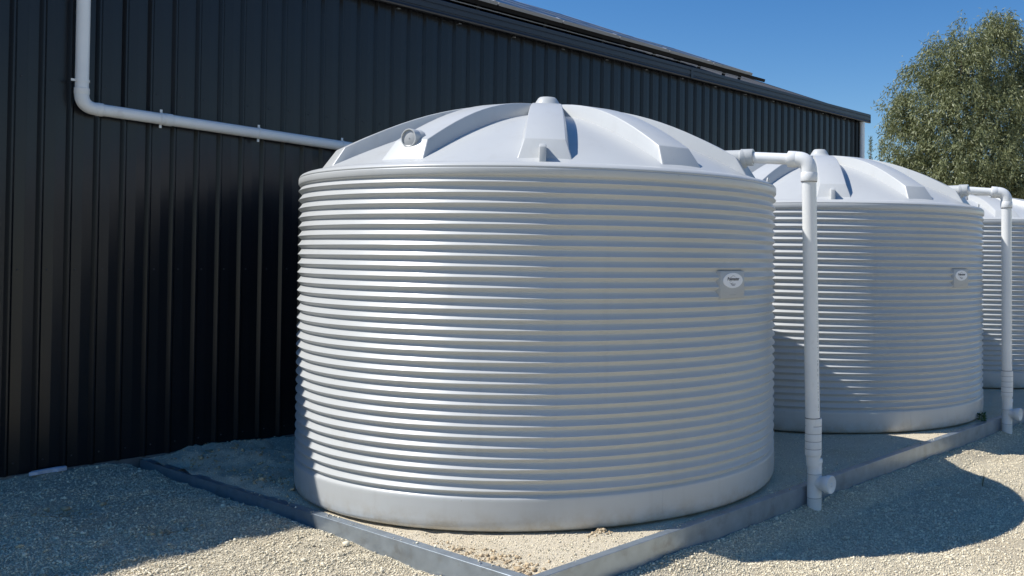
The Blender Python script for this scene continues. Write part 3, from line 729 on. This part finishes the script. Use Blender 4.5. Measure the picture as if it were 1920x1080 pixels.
# ------------------------------------------------------------------ plants
def leaf_mat(name, c1, c2, trans=.25):
    M = bpy.data.materials.new(name); M.use_nodes = True; t = M.node_tree; b = t.nodes['Principled BSDF']
    g = t.nodes.new('ShaderNodeNewGeometry'); cr = t.nodes.new('ShaderNodeValToRGB'); e = cr.color_ramp.elements
    e[0].color = (*c1, 1); e[1].color = (*c2, 1); t.links.new(g.outputs['Random Per Island'], cr.inputs[0]); t.links.new(cr.outputs[0], b.inputs['Base Color'])
    b.inputs['Roughness'].default_value = .5
    tr = t.nodes.new('ShaderNodeBsdfTranslucent'); t.links.new(cr.outputs[0], tr.inputs[0])
    mx = t.nodes.new('ShaderNodeMixShader'); mx.inputs[0].default_value = trans
    t.links.new(b.outputs[0], mx.inputs[1]); t.links.new(tr.outputs[0], mx.inputs[2]); t.links.new(mx.outputs[0], t.nodes['Material Output'].inputs[0])
    return M
m_leaf = leaf_mat('gum_leaf', (.12, .14, .052), (.32, .335, .165))
m_leaf2 = leaf_mat('sapling_leaf', (.09, .13, .07), (.17, .22, .13))
m_weed = leaf_mat('weed_leaf', (.03, .07, .015), (.06, .12, .03))
m_dry = leaf_mat('dry_grass', (.16, .15, .07), (.26, .23, .12))
m_bark = mat('gum_bark', (.15, .11, .08), rough=.85, var=.3, vscale=6, bump=.4, bscale=20, bdist=.01, dirt=((.26, .21, .16), 3, .5, .75))
def leaves_mesh(name, C, D, L_, Wd, mt, parent=None):
    """one kite-shaped blade per row: C base, D direction, L_ length, Wd width"""
    n = len(C); D = D / np.linalg.norm(D, axis=1)[:, None]
    r = RNG.normal(size=(n, 3)); S_ = np.cross(D, r); S_ /= np.linalg.norm(S_, axis=1)[:, None]
    N_ = np.cross(D, S_)
    a = C; m1 = C + D * (L_ * .42)[:, None] + S_ * (Wd * .5)[:, None] + N_ * (L_ * .06)[:, None]
    m2 = C + D * (L_ * .42)[:, None] - S_ * (Wd * .5)[:, None] + N_ * (L_ * .06)[:, None]; e = C + D * L_[:, None]
    V = np.stack([a, m1, e, m2], 1).reshape(-1)
    me = bpy.data.meshes.new(name); me.vertices.add(n * 4); me.vertices.foreach_set('co', V)
    me.loops.add(n * 4); me.loops.foreach_set('vertex_index', np.arange(n * 4, dtype=np.int32))
    me.polygons.add(n); me.polygons.foreach_set('loop_start', np.arange(0, n * 4, 4, dtype=np.int32)); me.update(calc_edges=True)
    o = finish(name, me, mt, parent); return o
def gum_tree(loc, H, lobes, label, nleaf, seed, leaf=m_leaf, name='gum_tree', trunk_r=.17, base_split=1.6):
    rr = np.random.default_rng(seed); t = empty(name, loc); tag(t, label, 'tree')
    # limbs: from the trunk to each lobe centre
    tb = MB(); tb.tube([(0, 0, -.3), (.05, .02, .6), (-.03, .05, base_split), (.02, 0, base_split + .5)], [trunk_r * 1.25, trunk_r, trunk_r * .85, trunk_r * .6], n=10); tb.build('trunk', m_bark, t, smooth=60)
    C, D = [], []
    for (x, y, z, rx, rz, wgt) in lobes:
        p0 = Vector((0, 0, base_split + rr.uniform(-.3, .4))); p3 = Vector((x, y, z + rz * .7)); md = (p0 + p3) / 2 + Vector((rr.normal(0, .15), rr.normal(0, .15), .25))
        q1 = p0.lerp(md, .5) + Vector((x, y, 0)) * .12
        l = MB(); l.tube([p0, q1, md, md.lerp(p3, .5) + Vector((rr.normal(0, .08), rr.normal(0, .08), 0)), p3], [trunk_r * .4, trunk_r * .3, trunk_r * .2, trunk_r * .12, trunk_r * .04], n=7); l.build('limb', m_bark, t, smooth=60)
        # hanging twig clumps on an uneven shell and inside
        nc = int(nleaf * wgt / 26)
        for _ in range(nc):
            v = rr.normal(size=3); v /= np.linalg.norm(v); f = rr.uniform(.35, 1.0) ** .6
            f *= 1 + .50 * noise.noise(Vector((v[0] * 1.7 + x, v[1] * 1.7 + y, v[2] * 1.7 + z)) )
            c = np.array([x, y, z]) + v * np.array([rx, rx, rz]) * f
            k = rr.integers(14, 40); ln = rr.uniform(.18, .46)
            lean = np.array([v[0] * .5, v[1] * .5, -.9])
            tt = rr.uniform(0, 1, k)
            cc = c + np.outer(tt * ln, lean) + rr.normal(0, .075, (k, 3))
            C.append(cc); D.append(np.array([v[0] * .4, v[1] * .4, -.7]) + rr.normal(0, .62, (k, 3)))
    C = np.concatenate(C); D = np.concatenate(D); n = len(C)
    o = leaves_mesh('crown', C, D, rr.uniform(.08, .16, n), rr.uniform(.018, .034, n), leaf, t); o['kind'] = 'stuff'
    return t
def at_px(px_, py_, dist):
    d = fw + rt * ((px_ - PPX) / F_PX) + up * ((PPY - py_) / F_PX); return Vector((0, 0, CAM_H)) + d * dist
rx_ = Vector((rt.x, rt.y, 0)).normalized(); fx_ = Vector((fw.x, fw.y, 0)).normalized()
DT = 26
foot = at_px(1822, 470, DT)
lob = []
for (px_, py_, rpx, rpy, dd, wt) in ((1870, 105, 62, 84, .2, 1.25), (1800, 120, 62, 78, -.3, 1.1), (1738, 190, 66, 86, .3, 1.2), (1700, 265, 50, 66, -.2, .75), (1775, 235, 70, 80, -.8, 1.1), (1850, 215, 66, 80, -.7, 1.1), (1905, 190, 55, 90, .5, .9), (1722, 318, 50, 46, -.3, .9), (1775, 345, 56, 50, -1.2, 1.0), (1842, 335, 62, 50, -.9, 1.0), (1903, 325, 56, 56, -.8, 1.0), (1810, 300, 66, 56, -1.3, .9), (1945, 240, 60, 110, .3, 1.0), (1960, 130, 50, 70, .3, .8), (1762, 60 + 50, 36, 46, .2, .4), (1880, 52, 30, 40, 0, .4), (1692, 205, 22, 40, 0, .2)):
    p = at_px(px_, py_, DT) - foot; s_ = DT / F_PX
    q = rx_ * p.dot(rx_) + fx_ * dd
    lob.append((q.x, q.y, p.z + (foot.z - 0), rpx * s_, rpy * s_, wt))
gum_tree((foot.x, foot.y, -.6), 8, [(a, b_2, c + .6, d_, e_2, f_) for a, b_2, c, d_, e_2, f_ in lob], 'tall bushy gum tree with hanging olive leaves beyond the far tank', 6600, 11, base_split=3.4)
# two wispy saplings between the shed corner and the gum tree
for px_, pt, hw_, lab, sd_ in ((1631, 258, 6, 'thin sapling right beside the far shed corner', 4), (1652, 262, 13, 'wispy sapling between the shed corner and the gum tree', 5)):
    dist = 30.; f_ = at_px(px_, 470, dist); top = at_px(px_, pt, dist)
    rr = np.random.default_rng(sd_); t = empty('sapling', (f_.x, f_.y, -.6)); tag(t, lab, 'tree', 'saplings behind the tanks')
    H = top.z + .6; MB().tube([(0, 0, 0), (.03, 0, H * .5), (0, 0, H)], [.04, .025, .006], n=6).build('trunk', m_bark, t, smooth=60)
    n = 1500 if hw_ > 8 else 800; hh = rr.uniform(.35, 1., n) * H; sp_ = hw_ * dist / F_PX * (1.15 - (hh / H) ** 3)
    an = rr.uniform(0, 6.28, n); r_ = sp_ * rr.uniform(.1, 1, n)
    C = np.stack([np.cos(an) * r_, np.sin(an) * r_, hh], 1) + rr.normal(0, .02, (n, 3)); D = np.stack([np.cos(an) * .5, np.sin(an) * .5, np.ones(n) * .9], 1) + rr.normal(0, .3, (n, 3))
    o = leaves_mesh('foliage', C, D, rr.uniform(.06, .12, n), rr.uniform(.012, .026, n), m_leaf2, t); o['kind'] = 'stuff'
# weed at the base of the middle tank
wp = Vector((*T2, 0)) + Vector((math.cos(rad(-83.5)), math.sin(rad(-83.5)), 0)) * 1.84
t = empty('weed', (wp.x, wp.y, -.005)); tag(t, 'small green weed growing at the foot of the middle tank', 'plant')
rr = np.random.default_rng(9); n = 46; an = rr.uniform(0, 6.28, n); hh = rr.uniform(.0, .085, n)
C = np.stack([np.cos(an) * rr.uniform(0, .03, n), np.sin(an) * rr.uniform(0, .03, n), hh], 1); D = np.stack([np.cos(an), np.sin(an), rr.uniform(.1, .9, n)], 1)
o = leaves_mesh('leaf_cluster', C, D, rr.uniform(.03, .06, n), rr.uniform(.012, .024, n), m_weed, t); o['kind'] = 'stuff'
MB().tube([(0, 0, 0), (.01, 0, .05), (.004, .006, .11)], [.004, .003, .002], n=5).build('stem', m_weed, t)
# dry grass stalks in the sunlit gravel
t = empty('grass_tuft', (7.86, 3.02, ground_z(7.86, 3.02))); tag(t, 'few thin dry grass stalks standing in the sunlit gravel', 'grass tuft')
b = MB(); rr2 = random.Random(2)
for _ in range(7):
    a = rr2.uniform(0, 6.28); l = rr2.uniform(.06, .17); b.tube([(0, 0, -.01), (.01 * math.cos(a), .01 * math.sin(a), l * .5), (.035 * math.cos(a), .035 * math.sin(a), l)], [.0022, .0018, .0006], n=4)
tag(b.build('stalk', m_dry, t), kind='stuff')
